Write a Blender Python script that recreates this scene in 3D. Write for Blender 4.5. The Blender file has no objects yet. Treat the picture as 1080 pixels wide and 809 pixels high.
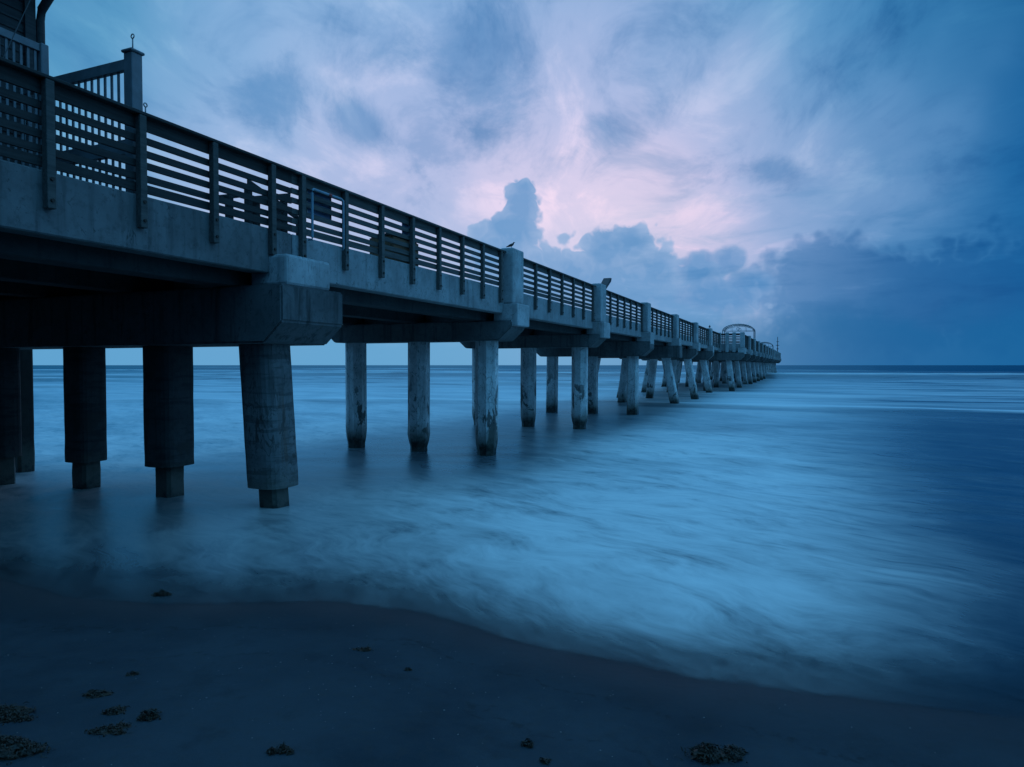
import bpy, bmesh, math, random
from mathutils import Vector, Matrix
R = math.radians
random.seed(7)
S = bpy.context.scene
COL = S.collection

# ------------------------------------------------------------------ camera
H = 2.38                                   # camera height above the swash line
F = 720.0 / 1080.0 * 36.0
PITCH = math.atan(19.5 / 720)
cam = bpy.data.cameras.new('camera'); cam.lens = F; cam.sensor_width = 36
cam.clip_start = .05; cam.clip_end = 30000
camo = bpy.data.objects.new('camera', cam); COL.objects.link(camo)
camo.location = (0, 0, H); camo.rotation_euler = (R(90) - PITCH, 0, 0)
S.camera = camo

# ------------------------------------------------------------------ frame of the pier
TA = 306 / 720 * math.cos(PITCH); AL = math.atan(TA); SA, CA = math.sin(AL), math.cos(AL)
D = 8.6 * CA
def W(s, w, z): return Vector((s * SA - (D + w) * CA, s * CA + (D + w) * SA, z))
PROT = (0, 0, math.pi / 2 - AL)

# ------------------------------------------------------------------ node expression helper
def lin(c):
    return tuple(((v/255)/12.92 if v/255 <= .04045 else ((v/255+.055)/1.055)**2.4) for v in c)

class X:
    """a float socket with arithmetic"""
    def __init__(s, t, v): s.t = t; s.v = v
    def _b(s, op, *a):
        n = s.t.nodes.new('ShaderNodeMath'); n.operation = op
        for i, q in enumerate((s,) + a):
            q = q.v if isinstance(q, X) else q
            if isinstance(q, (int, float)): n.inputs[i].default_value = q
            else: s.t.links.new(q, n.inputs[i])
        return X(s.t, n.outputs[0])
    def __add__(s, o): return s._b('ADD', o)
    __radd__ = __add__
    def __mul__(s, o): return s._b('MULTIPLY', o)
    __rmul__ = __mul__
    def __sub__(s, o): return s._b('SUBTRACT', o)
    def __rsub__(s, o): return (s * -1) + o
    def __truediv__(s, o): return s._b('DIVIDE', o)
    def __pow__(s, o): return s._b('POWER', o)
    def mx(s, o): return s._b('MAXIMUM', o)
    def mn(s, o): return s._b('MINIMUM', o)
    def f(s, op, *a): return s._b(op, *a)
    def clamp(s):
        n = s.t.nodes.new('ShaderNodeClamp'); s.t.links.new(s.v, n.inputs[0]); return X(s.t, n.outputs[0])
    def ss(s, a, b, lo=0., hi=1.):
        n = s.t.nodes.new('ShaderNodeMapRange'); n.interpolation_type = 'SMOOTHSTEP'
        s.t.links.new(s.v, n.inputs[0])
        for i, q in zip((1, 2, 3, 4), (a, b, lo, hi)): n.inputs[i].default_value = q
        return X(s.t, n.outputs[0])

class T:
    """a node tree with shorthands"""
    def __init__(s, tree): s.t = tree; s.L = tree.links; s.N = tree.nodes
    def node(s, k, **kw):
        n = s.N.new(k)
        for a, b in kw.items(): setattr(n, a, b)
        return n
    def link(s, a, b): s.L.new(a.v if isinstance(a, X) else a, b)
    def sep(s, v):
        n = s.node('ShaderNodeSeparateXYZ'); s.link(v, n.inputs[0]); return [X(s.t, o) for o in n.outputs]
    def vec(s, *c):
        n = s.node('ShaderNodeCombineXYZ')
        for i, q in enumerate(c):
            if isinstance(q, (int, float)): n.inputs[i].default_value = q
            else: s.link(q, n.inputs[i])
        return n.outputs[0]
    def noise(s, v, scale=1, detail=5, rough=.55, dist=0, col=False):
        n = s.node('ShaderNodeTexNoise'); s.link(v, n.inputs['Vector'])
        n.inputs['Scale'].default_value = scale; n.inputs['Detail'].default_value = detail
        n.inputs['Roughness'].default_value = rough; n.inputs['Distortion'].default_value = dist
        return n.outputs['Color'] if col else X(s.t, n.outputs[0])
    def mix(s, f, a, b, kind='MIX'):
        n = s.node('ShaderNodeMix', data_type='RGBA', blend_type=kind)
        for q, i in ((f, 0), (a, 6), (b, 7)):
            if isinstance(q, (int, float)): n.inputs[i].default_value = q
            elif isinstance(q, tuple): n.inputs[i].default_value = q + (1,)
            else: s.link(q, n.inputs[i])
        return n.outputs[2]
    def mapv(s, v, sc, rot=(0, 0, 0), loc=(0, 0, 0)):
        n = s.node('ShaderNodeMapping'); s.link(v, n.inputs[0])
        n.inputs[1].default_value = loc; n.inputs[2].default_value = rot; n.inputs[3].default_value = sc
        return n.outputs[0]

# ------------------------------------------------------------------ sky (dusk, broken cloud)
def build_world():
    w = bpy.data.worlds.new('World'); S.world = w; w.use_nodes = True
    w.node_tree.nodes.clear(); t = T(w.node_tree)
    tc = t.node('ShaderNodeTexCoord'); d = tc.outputs['Generated']
    x, y, z = t.sep(d)
    az = x.f('ARCTAN2', y) * (180 / math.pi)               # degrees to the right of the seaward view
    el = z.mn(1.).mx(-1.).f('ARCSINE') * (180 / math.pi)
    K = 57.3 / 720
    def px(u, v):                                          # a bearing measured from the photograph
        a = math.atan((u - 540) / 720); return math.degrees(a), math.degrees(math.atan((385 - v) / 720 * math.cos(a)))
    def vm(op, a, b_=None, sc=None):
        n = t.node('ShaderNodeVectorMath', operation=op); t.link(a, n.inputs[0])
        if b_ is not None:
            if isinstance(b_, tuple): n.inputs[1].default_value = b_
            else: t.link(b_, n.inputs[1])
        if sc is not None: t.link(sc, n.inputs['Scale'])
        return n
    wob = t.noise(d, 4.0, 3, .6, 0, True)
    wv = vm('MULTIPLY_ADD', wob, (15, 11, 0)); wv.inputs[2].default_value = (-7.5, -5.5, 0)
    ang = t.vec(az, el, 0.)
    wang = vm('ADD', ang, wv.outputs[0]).outputs[0]
    # colour of the cloud-filtered dusk light over the sky: weighted average of anchor bearings
    def field(anchors, radius, vec):
        num = den = None
        for u, v, c in anchors:
            a0, e0 = px(u, v)
            dist = X(t.t, vm('DISTANCE', vec, (a0, e0, 0)).outputs['Value'])
            wgt = ((dist * dist) * (-1 / (radius * K) ** 2)).f('EXPONENT') + 1e-7
            n = t.node('ShaderNodeVectorMath', operation='SCALE'); n.inputs[0].default_value = lin(c); t.link(wgt, n.inputs['Scale'])
            num = n.outputs[0] if num is None else vm('ADD', num, n.outputs[0]).outputs[0]
            den = wgt if den is None else den + wgt
        return vm('SCALE', num, sc=(den ** -1.)).outputs[0]
    col = vm('MULTIPLY', field(SKY, 78, wang), (1.17, 1.11, 1.06)).outputs[0]
    # streaky upper sheet, seen in perspective
    zz = z.mx(0.) + .22
    pl = t.vec(x / zz, y / zz, 0.)
    st = t.noise(t.mapv(pl, (1.4, .8, 1), (0, 0, R(-34))), 2.4, 6, .62, .5)
    up = el.ss(7, 16) * y.ss(-.1, .3)
    col = t.mix(st.ss(.50, .68) * up * .72, col, vm('MULTIPLY', col, (.48, .68, .80)).outputs[0])
    col = t.mix(st.ss(.50, .32) * up * .85, col, vm('MULTIPLY', col, (1.50, 1.26, 1.13)).outputs[0])
    # separate dark wisps
    wn = t.noise(d, 8.0, 6, .66, .4)
    wl = None
    for (u, v, ru, rv, rot, s_) in ((285, 102, 52, 42, 10, 1.), (386, 136, 48, 26, 25, 1.), (520, 60, 90, 90, -30, 1.), (420, 40, 130, 50, 0, .6),
                                    (815, 182, 38, 18, 10, .9), (630, 150, 120, 30, -25, .75), (900, 80, 170, 80, 10, .4), (690, 60, 120, 60, 0, .5), (460, 200, 90, 24, 12, .5)):
        a0, e0 = px(u, v); da, de = az - a0, el - e0; c, q = math.cos(R(rot)), math.sin(R(rot))
        p_ = (da * c - de * q) / (ru * K); r_ = (da * q + de * c) / (rv * K)
        b = ((p_ * p_ + r_ * r_) * -1).f('EXPONENT') * s_
        wl = b if wl is None else wl.mx(b)
    wl = (wl * 1.15 + (wn - .5) * 2.1) 
    col = t.mix(wl.ss(.40, 1.15) * .85, col, vm('MULTIPLY', col, (.38, .62, .76)).outputs[0])
    # heaped cloud along the horizon: silhouettes broken up by noise
    gn = t.noise(t.mapv(d, (1, 1, 1.1), loc=(.4, .2, .1)), 16, 4, .5)
    bil = (t.noise(d, 34, 2.5, .45) - .5).f('ABSOLUTE') * 2 - .16
    def cumulus(balls, c_top, c_low, amp, amp2, lo, hi, op):
        acc = None
        for (u, v, r, q) in balls:
            a0, e0 = px(u, v)
            da = (az - a0) / (r * K); de = (el - e0) / (r * q * K)
            b = 1 - (da * da + de * de).f('SQRT')
            acc = b if acc is None else acc.f('SMOOTH_MAX', b, .25)
        v_ = acc + (gn - .5) * amp + bil * amp2
        mask = v_.ss(lo, hi) * op
        inner = (v_.ss(0., .9) * .75 + bil.ss(.10, -.14) * .38 + gn.ss(.58, .4) * .3).clamp()
        return mask, t.mix(inner, c_top, c_low)
    far_balls = [(862, 285, 55, .75), (905, 296, 75, .45), (830, 305, 70, .4), (965, 305, 50, .6), (1010, 315, 80, .55), (1060, 300, 75, .7), (960, 330, 160, .28)]
    mk, c = cumulus(far_balls, t.mix(az.ss(14, 34), lin((92, 144, 200)), lin((10, 90, 152))), t.mix(az.ss(14, 34), lin((74, 136, 192)), lin((6, 84, 146))), 1.0, .9, -.05, .45, .72)
    col = t.mix(mk, col, c)
    balls = [(549, 218, 24, 1.3), (545, 244, 30, 1.), (552, 202, 17, .9), (532, 240, 24, .8), (524, 268, 40, .8), (604, 288, 30, .8), (640, 266, 32, .95), (664, 258, 28, .8),
             (690, 287, 34, .8), (650, 305, 95, .5), (738, 296, 30, .6), (560, 308, 90, .6), (720, 330, 90, .5)]
    mk, c = cumulus(balls, lin((150, 180, 220)), lin((92, 150, 202)), .8, .95, .0, .22, .9)
    col = t.mix(mk, col, c)
    balls = [(736, 284, 26, .8), (768, 276, 20, .8), (790, 300, 34, .5), (760, 312, 60, .4)]
    mk, c = cumulus(balls, lin((136, 168, 212)), lin((88, 144, 198)), 1.0, .6, -.02, .4, .85)
    col = t.mix(mk, col, c)
    # layered cloud low on the right
    ly = t.noise(t.mapv(d, (1.6, 1.6, 7), loc=(.3, .9, .2)), 4.2, 5, .6, .3)
    lowz = el.ss(1.0, 3.5) * el.ss(17, 9) * az.ss(2, 14)
    col = t.mix(ly.ss(.50, .68) * lowz * .55, col, vm('MULTIPLY', col, (.45, .74, .84)).outputs[0])
    col = t.mix(ly.ss(.48, .32) * lowz * .55, col, vm('MULTIPLY', col, (1.7, 1.28, 1.16)).outputs[0])
    # low even bank down to the sea
    bank = (el * -1 + (gn - .5) * 5).ss(-5.4, -1.6)
    col = t.mix(bank * .85, col, t.mix(az.ss(2, 30), lin((92, 160, 206)), lin((14, 98, 156))))
        # the sky behind the viewer
    land = (x * -SA - y * CA).ss(-.25, .75)                # unseen landward sky, darkened to shade the shore-facing sides
    col = t.mix(y.ss(.45, .05), col, t.mix(z.ss(.1, .75), t.mix(land, lin(BACK), lin((12, 52, 96))), lin(ZENITH)))
    col = t.mix(z.ss(.66, .9), col, lin(ZENITH))
    col = t.mix(z.ss(-.03, -.12), col, lin((8, 40, 80)))
    # clear-air component
    sky = t.node('ShaderNodeTexSky', sky_type='NISHITA'); sky.sun_disc = False
    sky.sun_elevation = SUN_EL; sky.sun_rotation = SUN_AZ
    bg1 = t.node('ShaderNodeBackground'); t.link(sky.outputs[0], bg1.inputs[0]); bg1.inputs[1].default_value = .0005
    bg2 = t.node('ShaderNodeBackground'); t.link(col, bg2.inputs[0]); bg2.inputs[1].default_value = 1.0
    ad = t.node('ShaderNodeAddShader'); t.link(bg1.outputs[0], ad.inputs[0]); t.link(bg2.outputs[0], ad.inputs[1])
    out = t.node('ShaderNodeOutputWorld'); t.link(ad.outputs[0], out.inputs[0])
    w.cycles.sampling_method = 'NONE'

SKY = [(-60, 20, (50, 124, 174)), (100, 30, (72, 142, 188)), (220, 20, (92, 154, 204)), (340, 10, (104, 160, 208)), (460, 20, (110, 160, 210)), (560, 20, (124, 166, 212)), (660, 20, (118, 160, 208)), (800, 15, (76, 144, 194)), (950, 20, (48, 126, 180)), (1070, 20, (12, 80, 136)),
       (60, 110, (88, 154, 200)), (190, 100, (138, 174, 218)), (260, 70, (142, 176, 220)), (350, 70, (152, 180, 222)), (420, 110, (164, 182, 224)), (540, 110, (160, 180, 222)), (600, 80, (172, 184, 226)), (690, 90, (150, 176, 220)), (800, 100, (138, 170, 216)), (900, 100, (90, 146, 198)), (970, 100, (48, 122, 178)), (1080, 100, (10, 84, 144)),
       (250, 190, (160, 180, 222)), (400, 190, (164, 180, 220)), (480, 190, (176, 184, 224)), (580, 190, (206, 200, 232)), (650, 180, (196, 194, 228)), (750, 180, (190, 192, 228)), (850, 180, (146, 172, 216)), (930, 200, (92, 146, 198)), (1010, 180, (24, 104, 164)), (1100, 180, (10, 88, 150)),
       (300, 260, (146, 174, 216)), (450, 250, (156, 176, 218)), (600, 240, (218, 208, 234)), (690, 245, (228, 208, 230)), (780, 250, (184, 186, 224)), (860, 240, (142, 170, 214)), (950, 250, (72, 136, 190)), (1060, 250, (18, 98, 160)),
       (-40, 300, (96, 158, 202)), (200, 310, (112, 168, 212)), (450, 320, (120, 172, 214)), (650, 310, (124, 170, 214)), (800, 310, (104, 158, 206)), (920, 320, (56, 126, 184)), (1060, 320, (18, 98, 158)),
       (100, 380, (104, 164, 208)), (400, 380, (108, 170, 210)), (700, 380, (92, 158, 204)), (880, 380, (58, 130, 184)), (1000, 375, (22, 104, 160)), (1090, 380, (8, 86, 144))]
ZENITH = (96, 196, 266); BACK = (90, 188, 254)  # unseen overhead and rear sky, brightened to light foam and pier
SUN_EL, SUN_AZ = R(7), R(8)
build_world()
sun = bpy.data.lights.new('sun', 'SUN'); sun.energy = .02; sun.angle = R(40); sun.color = (.6, .8, 1.)
so = bpy.data.objects.new('sun', sun); COL.objects.link(so)
dirv = Vector((math.sin(SUN_AZ) * math.cos(SUN_EL), math.cos(SUN_AZ) * math.cos(SUN_EL), math.sin(SUN_EL)))
so.rotation_euler = dirv.to_track_quat('Z', 'Y').to_euler()
S.view_settings.view_transform = 'Standard'; S.view_settings.look = 'None'
S.view_settings.exposure = 0.0; S.view_settings.gamma = 1.0; S.view_settings.use_curve_mapping = False
S.render.engine = 'CYCLES'; S.cycles.use_denoising = True
S.cycles.max_bounces = 5; S.cycles.diffuse_bounces = 3; S.cycles.transparent_max_bounces = 8; S.cycles.caustics_reflective = False

# ------------------------------------------------------------------ materials
def mat(name):
    m = bpy.data.materials.new(name); m.use_nodes = True; t = T(m.node_tree)
    b = m.node_tree.nodes['Principled BSDF']
    return m, t, b
def setp(t, b, **k):
    for a, v in k.items():
        i = b.inputs[a.replace('_', ' ')]
        if isinstance(v, (X,)) or hasattr(v, 'is_linked'): t.link(v, i)
        elif isinstance(v, tuple): i.default_value = v + (1,)
        else: i.default_value = v
def bump(t, b, h, strength, dist=.02):
    n = t.node('ShaderNodeBump'); n.inputs['Strength'].default_value = strength; n.inputs['Distance'].default_value = dist
    t.link(h, n.inputs['Height']); t.link(n.outputs[0], b.inputs['Normal'])

def concrete(name, base=(.30, .31, .32), dark=(.10, .105, .11), tide=False, stain=.5, rough=.85, band=False):
    m, t, b = mat(name)
    g = t.node('ShaderNodeNewGeometry'); P = g.outputs['Position']
    x, y, z = t.sep(P)
    n1 = t.noise(P, 1.3, 6, .6); n2 = t.noise(P, 9, 6, .65); n3 = t.noise(P, 60, 3, .6)
    st = t.noise(t.mapv(P, (1, 1, .07)), 5.5, 5, .65)          # runs down the face
    c = t.mix(n1.ss(.3, .72), tuple(q * .72 for q in base), tuple(min(1, q * 1.15) for q in base))
    c = t.mix(n2.ss(.48, .72) * .45, c, dark)
    c = t.mix((st.ss(.50, .70) * stain).clamp(), c, dark)
    if band: c = t.mix(t.noise(t.mapv(P, (.6, .6, 5)), 1.6, 4, .6, .3).ss(.50, .60) * .55, c, dark)
    rs = t.noise(t.mapv(P, (1, 1, .05), loc=(7, 3, 0)), 3.4, 5, .7).ss(.60, .74) * t.noise(P, .8, 3, .5).ss(.42, .62)
    c = t.mix(rs * .6, c, (.085, .045, .024))
    crk = (t.noise(t.mapv(P, (1, 1, .6), loc=(2, 9, 4)), 1.1, 5, .6, 1.0) - .5).f('ABSOLUTE').ss(.006, .0)
    c = t.mix(crk * n1.ss(.45, .6) * .7, c, (.03, .03, .03))
    pit = t.noise(P, 26, 3, .5).ss(.66, .72)
    c = t.mix(pit * .5, c, (.05, .05, .05))
    if tide:
        ch = t.noise(t.mapv(P, (1, 1, .5), loc=(3, 8, 1)), 1.9, 5, .62, .5).ss(.57, .6)   # flaked coating
        c = t.mix(ch * z.ss(2.6, 1.0) * .85, c, (.045, .043, .04))
        hair = (t.noise(t.mapv(P, (1, 1, .3)), 2.2, 4, .6, 1.2) - .5).f('ABSOLUTE').ss(.012, .0)
        c = t.mix(hair * .8, c, (.04, .04, .04))
        e = z + (n2 - .5) * .5 + (n1 - .5) * .5
        c = t.mix(e.ss(.75, .1) * .75, c, (.11, .11, .09))
        c = t.mix(e.ss(.25, -.1), c, t.mix(n2.ss(.4, .6), (.02, .025, .022), (.06, .06, .05)))
        setp(t, b, Roughness=e.ss(-.2, .7, .35, rough))
    else:
        setp(t, b, Roughness=rough)
    setp(t, b, Base_Color=c); b.inputs['Specular IOR Level'].default_value = .35
    bump(t, b, n2 * .5 + n3 * .25 + pit * -.6, .55, .02)
    return m
M = {}
M['conc'] = concrete('weathered concrete', (.30, .31, .32))
M['cap'] = concrete('damp cap concrete', (.14, .148, .152), (.035, .037, .037), stain=.75)  # shade of undersides and shoreward faces put into the cap colour
M['girder'] = concrete('shaded soffit concrete', (.05, .052, .055), (.015, .015, .016))  # underdeck shade put into the girder colour
M['pilaster'] = concrete('paler pilaster concrete', (.42, .43, .44), (.13, .135, .14), stain=.4)
M['pile'] = concrete('coated pile concrete', (.66, .67, .68), (.2, .205, .21), True, .35)
M['old'] = concrete('older darkened concrete', (.17, .175, .18), (.05, .052, .055))  # near-end light falloff put into the concrete colour
M['cap0'] = concrete('blackened cap concrete', (.11, .115, .12), (.025, .026, .027), stain=.85)  # deeper shade below the landward deck put into this cap's colour
M['jacket'] = concrete('stained jacket concrete', (.15, .158, .165), (.04, .042, .044), True, .75, band=True)
M['jacket_dark'] = concrete('blackened jacket concrete', (.06, .064, .068), (.02, .021, .022), True, .75, band=True)  # inner jackets' shade put into the colour, over the stain bands
M['stump'] = concrete('barnacled pile concrete', (.045, .045, .042), (.014, .014, .013), True, .6)

def wood(name, c0, c1, rough=.8):
    m, t, b = mat(name)
    g = t.node('ShaderNodeNewGeometry'); tc = t.node('ShaderNodeTexCoord'); P = tc.outputs['Object']
    n = t.noise(t.mapv(P, (.6, 9, 9)), 3, 5, .6); n2 = t.noise(P, 2.2, 4, .6)
    c = t.mix(n.ss(.3, .7), c0, c1); c = t.mix(n2.ss(.5, .75) * .5, c, tuple(q * .5 for q in c0))
    setp(t, b, Base_Color=c, Roughness=rough); bump(t, b, n, .4, .006)
    return m
M['rail'] = wood('weathered timber', (.05, .048, .046), (.10, .095, .09))
M['post'] = wood('grey timber post', (.065, .062, .058), (.12, .114, .11))
M['olddark'] = wood('blackened timber', (.014, .0135, .0135), (.034, .033, .032))  # light falloff on the near railings put into the timber colour
M['brown'] = wood('brown timber', (.16, .075, .04), (.26, .13, .07))
M['dark'] = wood('dark stained timber', (.03, .03, .032), (.06, .06, .062))
def plain(name, c, rough=.5, metal=0., n_amt=.25, sc=8):
    m, t, b = mat(name)
    tc = t.node('ShaderNodeTexCoord'); n = t.noise(tc.outputs['Object'], sc, 5, .6)
    setp(t, b, Base_Color=t.mix(n.ss(.3, .75), tuple(q * (1 - n_amt) for q in c), c), Roughness=rough, Metallic=metal)
    return m
M['vinyl'] = plain('grimy white vinyl', (.17, .18, .20), .5, 0, .3)  # white vinyl given a dark grey base colour
M['metal'] = plain('galvanised metal', (.25, .26, .27), .5, .8)
M['bolt'] = plain('rusty bolt', (.05, .035, .028), .7, .3)
M['black'] = plain('dark painted metal', (.03, .032, .035), .5, .3)
M['pvc'] = plain('pale blue pipe', (.24, .34, .42), .4)
M['sign'] = plain('blue sign face', (.12, .2, .34), .5)
M['siding'] = wood('dark clapboard', (.022, .024, .027), (.045, .047, .05))
M['roofm'] = plain('dark roofing', (.03, .03, .032), .8)
M['feather'] = plain('dark feathers', (.022, .022, .025), .7)
M['beak'] = plain('horn', (.06, .05, .04), .5)
M['cable'] = plain('thin cable', (.05, .05, .055), .5)
M['glass'] = plain('dark window glass', (.015, .02, .025), .12)
M['red'] = plain('red tape', (.35, .04, .04), .5)

# ------------------------------------------------------------------ mesh helpers
class MB:
    def __init__(s): s.b = bmesh.new()
    def box(s, x0, x1, y0, y1, z0, z1, bev=0, seg=1):
        r = bmesh.ops.create_cube(s.b, size=1)
        v = r['verts']
        for q in v: q.co = Vector(((x0 + x1) / 2 + q.co.x * (x1 - x0), (y0 + y1) / 2 + q.co.y * (y1 - y0), (z0 + z1) / 2 + q.co.z * (z1 - z0)))
        if bev:
            es = {e for q in v for e in q.link_edges}
            bmesh.ops.bevel(s.b, geom=list(es), offset=bev, segments=seg, affect='EDGES', profile=.5)
        return s
    def prism(s, pts, axis, a, b_):
        """polygon pts in the two other axes, extruded along axis from a to b_"""
        def mk(p, q):
            return {'x': (q, p[0], p[1]), 'y': (p[0], q, p[1]), 'z': (p[0], p[1], q)}[axis]
        A = [s.b.verts.new(mk(p, a)) for p in pts]; B = [s.b.verts.new(mk(p, b_)) for p in pts]
        n = len(pts); s.b.faces.new(A); s.b.faces.new(B[::-1])
        for i in range(n): s.b.faces.new((A[i], B[i], B[(i + 1) % n], A[(i + 1) % n]))
        return s
    def tube(s, pts, r, n=8, taper=None, ang=0):
        pts = [Vector(p) for p in pts]; rings = []
        for i, p in enumerate(pts):
            a = pts[max(i - 1, 0)]; c = pts[min(i + 1, len(pts) - 1)]
            d = (c - a).normalized(); up = Vector((0, 0, 1)) if abs(d.z) < .9 else Vector((1, 0, 0))
            u = d.cross(up).normalized(); v = d.cross(u)
            rr = taper[i] if taper else r
            rings.append([s.b.verts.new(p + (u * math.cos(k * 2 * math.pi / n + ang) + v * math.sin(k * 2 * math.pi / n + ang)) * rr) for k in range(n)])
        for a, c in zip(rings, rings[1:]):
            for k in range(n): s.b.faces.new((a[k], a[(k + 1) % n], c[(k + 1) % n], c[k]))
        s.b.faces.new(rings[0][::-1]); s.b.faces.new(rings[-1])
        return s
    def build(s, name, m, parent=None, smooth=False, loc=None):
        bmesh.ops.recalc_face_normals(s.b, faces=s.b.faces)
        me = bpy.data.meshes.new(name); s.b.to_mesh(me); s.b.free(); me.materials.append(m)
        if smooth:
            for p in me.polygons: p.use_smooth = True
        o = bpy.data.objects.new(name, me); COL.objects.link(o)
        if parent: o.parent = parent
        if loc: o.location = loc
        return o
def tag(o, label=None, cat=None, group=None, kind=None):
    for k, v in (('label', label), ('category', cat), ('group', group), ('kind', kind)):
        if v: o[k] = v
    return o
def empty(name, loc, rot=(0, 0, 0)):
    o = bpy.data.objects.new(name, None); COL.objects.link(o); o.location = loc; o.rotation_euler = rot
    o.empty_display_size = .2
    return o
def dup(o, parent=None, loc=None):
    c = o.copy(); COL.objects.link(c)
    if parent: c.parent = parent
    if loc is not None: c.location = loc
    for ch in list(o.children): dup(ch, c)
    return c

# ------------------------------------------------------------------ shoreline, sand and sea
SH = [(-400, 75), (-60, 21.), (-30, 13.6), (-14, 9.6), (-8, 8.1), (-5.66, 7.49), (-4.7, 6.99), (-4.03, 6.85), (-3.31, 6.74), (-2.65, 6.74), (-2.01, 6.82), (-1.01, 6.53), (0, 5.85), (.83, 5.38),
      (1.37, 5.12), (1.82, 4.98), (2.56, 4.79), (3.02, 4.66), (3.46, 4.55), (6, 3.7), (10, 2.3), (30, -4.5), (400, -100)]
def cr(p0, p1, p2, p3, u):
    m1 = (p2[1] - p0[1]) / (p2[0] - p0[0]); m2 = (p3[1] - p1[1]) / (p3[0] - p1[0]); h = p2[0] - p1[0]
    return ((2*u**3 - 3*u*u + 1) * p1[1] + (u**3 - 2*u*u + u) * h * m1 + (-2*u**3 + 3*u*u) * p2[1] + (u**3 - u*u) * h * m2)
def shore(x):
    x = max(min(x, 399), -399)
    for i in range(len(SH) - 1):
        if SH[i][0] <= x <= SH[i + 1][0]:
            return cr(SH[max(i - 1, 0)] if i else (SH[0][0] - 10, SH[0][1] + 2), SH[i], SH[i + 1], SH[i + 2] if i + 2 < len(SH) else (SH[-1][0] + 10, SH[-1][1] - 2), (x - SH[i][0]) / (SH[i + 1][0] - SH[i][0]))
def sstep(a, b, v):
    u = max(0, min(1, (v - a) / (b - a))); return u * u * (3 - 2 * u)
from mathutils import noise as MN
def sand_z(x, y):
    d = shore(x) - y
    n = MN.noise(Vector((x * .5, y * .5, 3))) * .035 + MN.noise(Vector((x * 1.7, y * 1.7, 9))) * .012
    if d < 0: return -.006 + d * .07 if d > -40 else -2.8
    return -.006 + .115 * d + n * sstep(.2, 1.5, d) - max(0, d - 9) * .03 - max(0, d - 45) * .08
SWELL = ((40, 3, .2, 1), (60, 4, .45, 2), (84, 5, .75, 3), (112, 7, .95, 4), (150, 9, 1.1, 5), (205, 12, 1.2, 6), (290, 16, 1.3, 7), (430, 22, 1.5, 8))
def swell(x, y, d):
    q = d + 12 * MN.noise(Vector((x * .014, 4, y * .004))) + 5 * MN.noise(Vector((x * .05, 8, y * .03))) + 2 * MN.noise(Vector((x * .14, 2, y * .08)))
    return [(hgt, max(0, min(1, .45 + (.15 if c > 140 else 0) + 1.25 * MN.noise(Vector((x * .022 * (60 / c) ** .7, sd * 7.3, 0))))), (q - c) / wd) for c, wd, hgt, sd in SWELL]
def water_z(x, y):
    d = y - shore(x)
    if d < 0: return sand_z(x, y) + .006
    z = -.31 * sstep(1.2, 15, d)
    if d > 3:
        k = sstep(3, 30, d)
        z += .05 * k * MN.noise(Vector((x * .12, y * .3, 1))) + .022 * sstep(2, 10, d) * MN.noise(Vector((x * .5, y * .9, 5)))
        for hgt, a, u in swell(x, y, d):
            if abs(u) < 4: z += hgt * a * math.exp(-(u * (1.35 if u < 0 else .8)) ** 2)
    return z

def grid(name, xs_of_row, rows, zf, m, attr=None):
    vs, fs, at = [], [], []
    nc = len(xs_of_row(rows[0]))
    for r in rows:
        for x in xs_of_row(r):
            y = r if attr is None else shore(x) + r
            vs.append((x, y, zf(x, y))); at.append(r)
    for i in range(len(rows) - 1):
        for j in range(nc - 1):
            a = i * nc + j; fs.append((a, a + 1, a + nc + 1, a + nc))
    me = bpy.data.meshes.new(name); me.from_pydata(vs, [], fs); me.materials.append(m)
    if attr:
        A = me.attributes.new(attr, 'FLOAT', 'POINT'); A.data.foreach_set('value', at)
        if name == 'sea':
            face, crest = [], []
            for v in vs:
                dd = v[1] - shore(v[0]); sw_ = swell(v[0], v[1], dd) if dd > 12 else []
                face.append(min(1, sum(a * math.exp(-((u + .75) / .55) ** 2) for h_, a, u in sw_ if abs(u) < 5)))
                crest.append(min(1, sum(a * math.exp(-((u - .5) / .9) ** 2) for h_, a, u in sw_ if abs(u) < 5)))
            for nm, dt in (('swell_face', face), ('swell_crest', crest)):
                A = me.attributes.new(nm, 'FLOAT', 'POINT'); A.data.foreach_set('value', dt)
    for p in me.polygons: p.use_smooth = True
    o = bpy.data.objects.new(name, me); COL.objects.link(o); tag(o, kind='structure'); return o

def sand_mat():
    m, t, b = mat('damp sand')
    g = t.node('ShaderNodeNewGeometry'); P = g.outputs['Position']
    n1 = t.noise(P, .7, 5, .6); n2 = t.noise(P, 14, 5, .65); n3 = t.noise(P, 160, 3, .7); n4 = t.noise(P, 420, 2, .6)
    x, y, z = t.sep(P)
    c = t.mix(n1.ss(.3, .7), (.024, .033, .043), (.046, .058, .070))
    c = t.mix(n2.ss(.45, .75) * .35, c, (.05, .047, .044))
    c = t.mix((n3.ss(.58, .75) * .6), c, (.06, .055, .05))
    c = t.mix((n4.ss(.66, .78) * .8), c, (.30, .29, .27))
    ln = t.noise(P, 2.2, 4, .6); zl = z + (ln - .5) * .10
    swl = (zl - .10).f('ABSOLUTE').ss(.006, .0).mx((zl - .19).f('ABSOLUTE').ss(.005, .0) * .7) * n2.ss(.42, .6)
    c = t.mix(swl * .55, c, (.018, .02, .022))
    c = t.mix(t.noise(P, 3.1, 5, .65).ss(.52, .70) * .4, c, (.026, .031, .036))
    wet = (z + (n1 - .5) * .06).ss(.16, .0)
    c = t.mix(wet * .5, c, (.026, .032, .038))
    setp(t, b, Base_Color=c, Roughness=(z + (n1 - .5) * .1).ss(.0, .12, .5, .85)); b.inputs['Specular IOR Level'].default_value = .05
    bump(t, b, n2 * .6 + n3 * .35 + n4 * .12, .7, .012)
    return m
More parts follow.
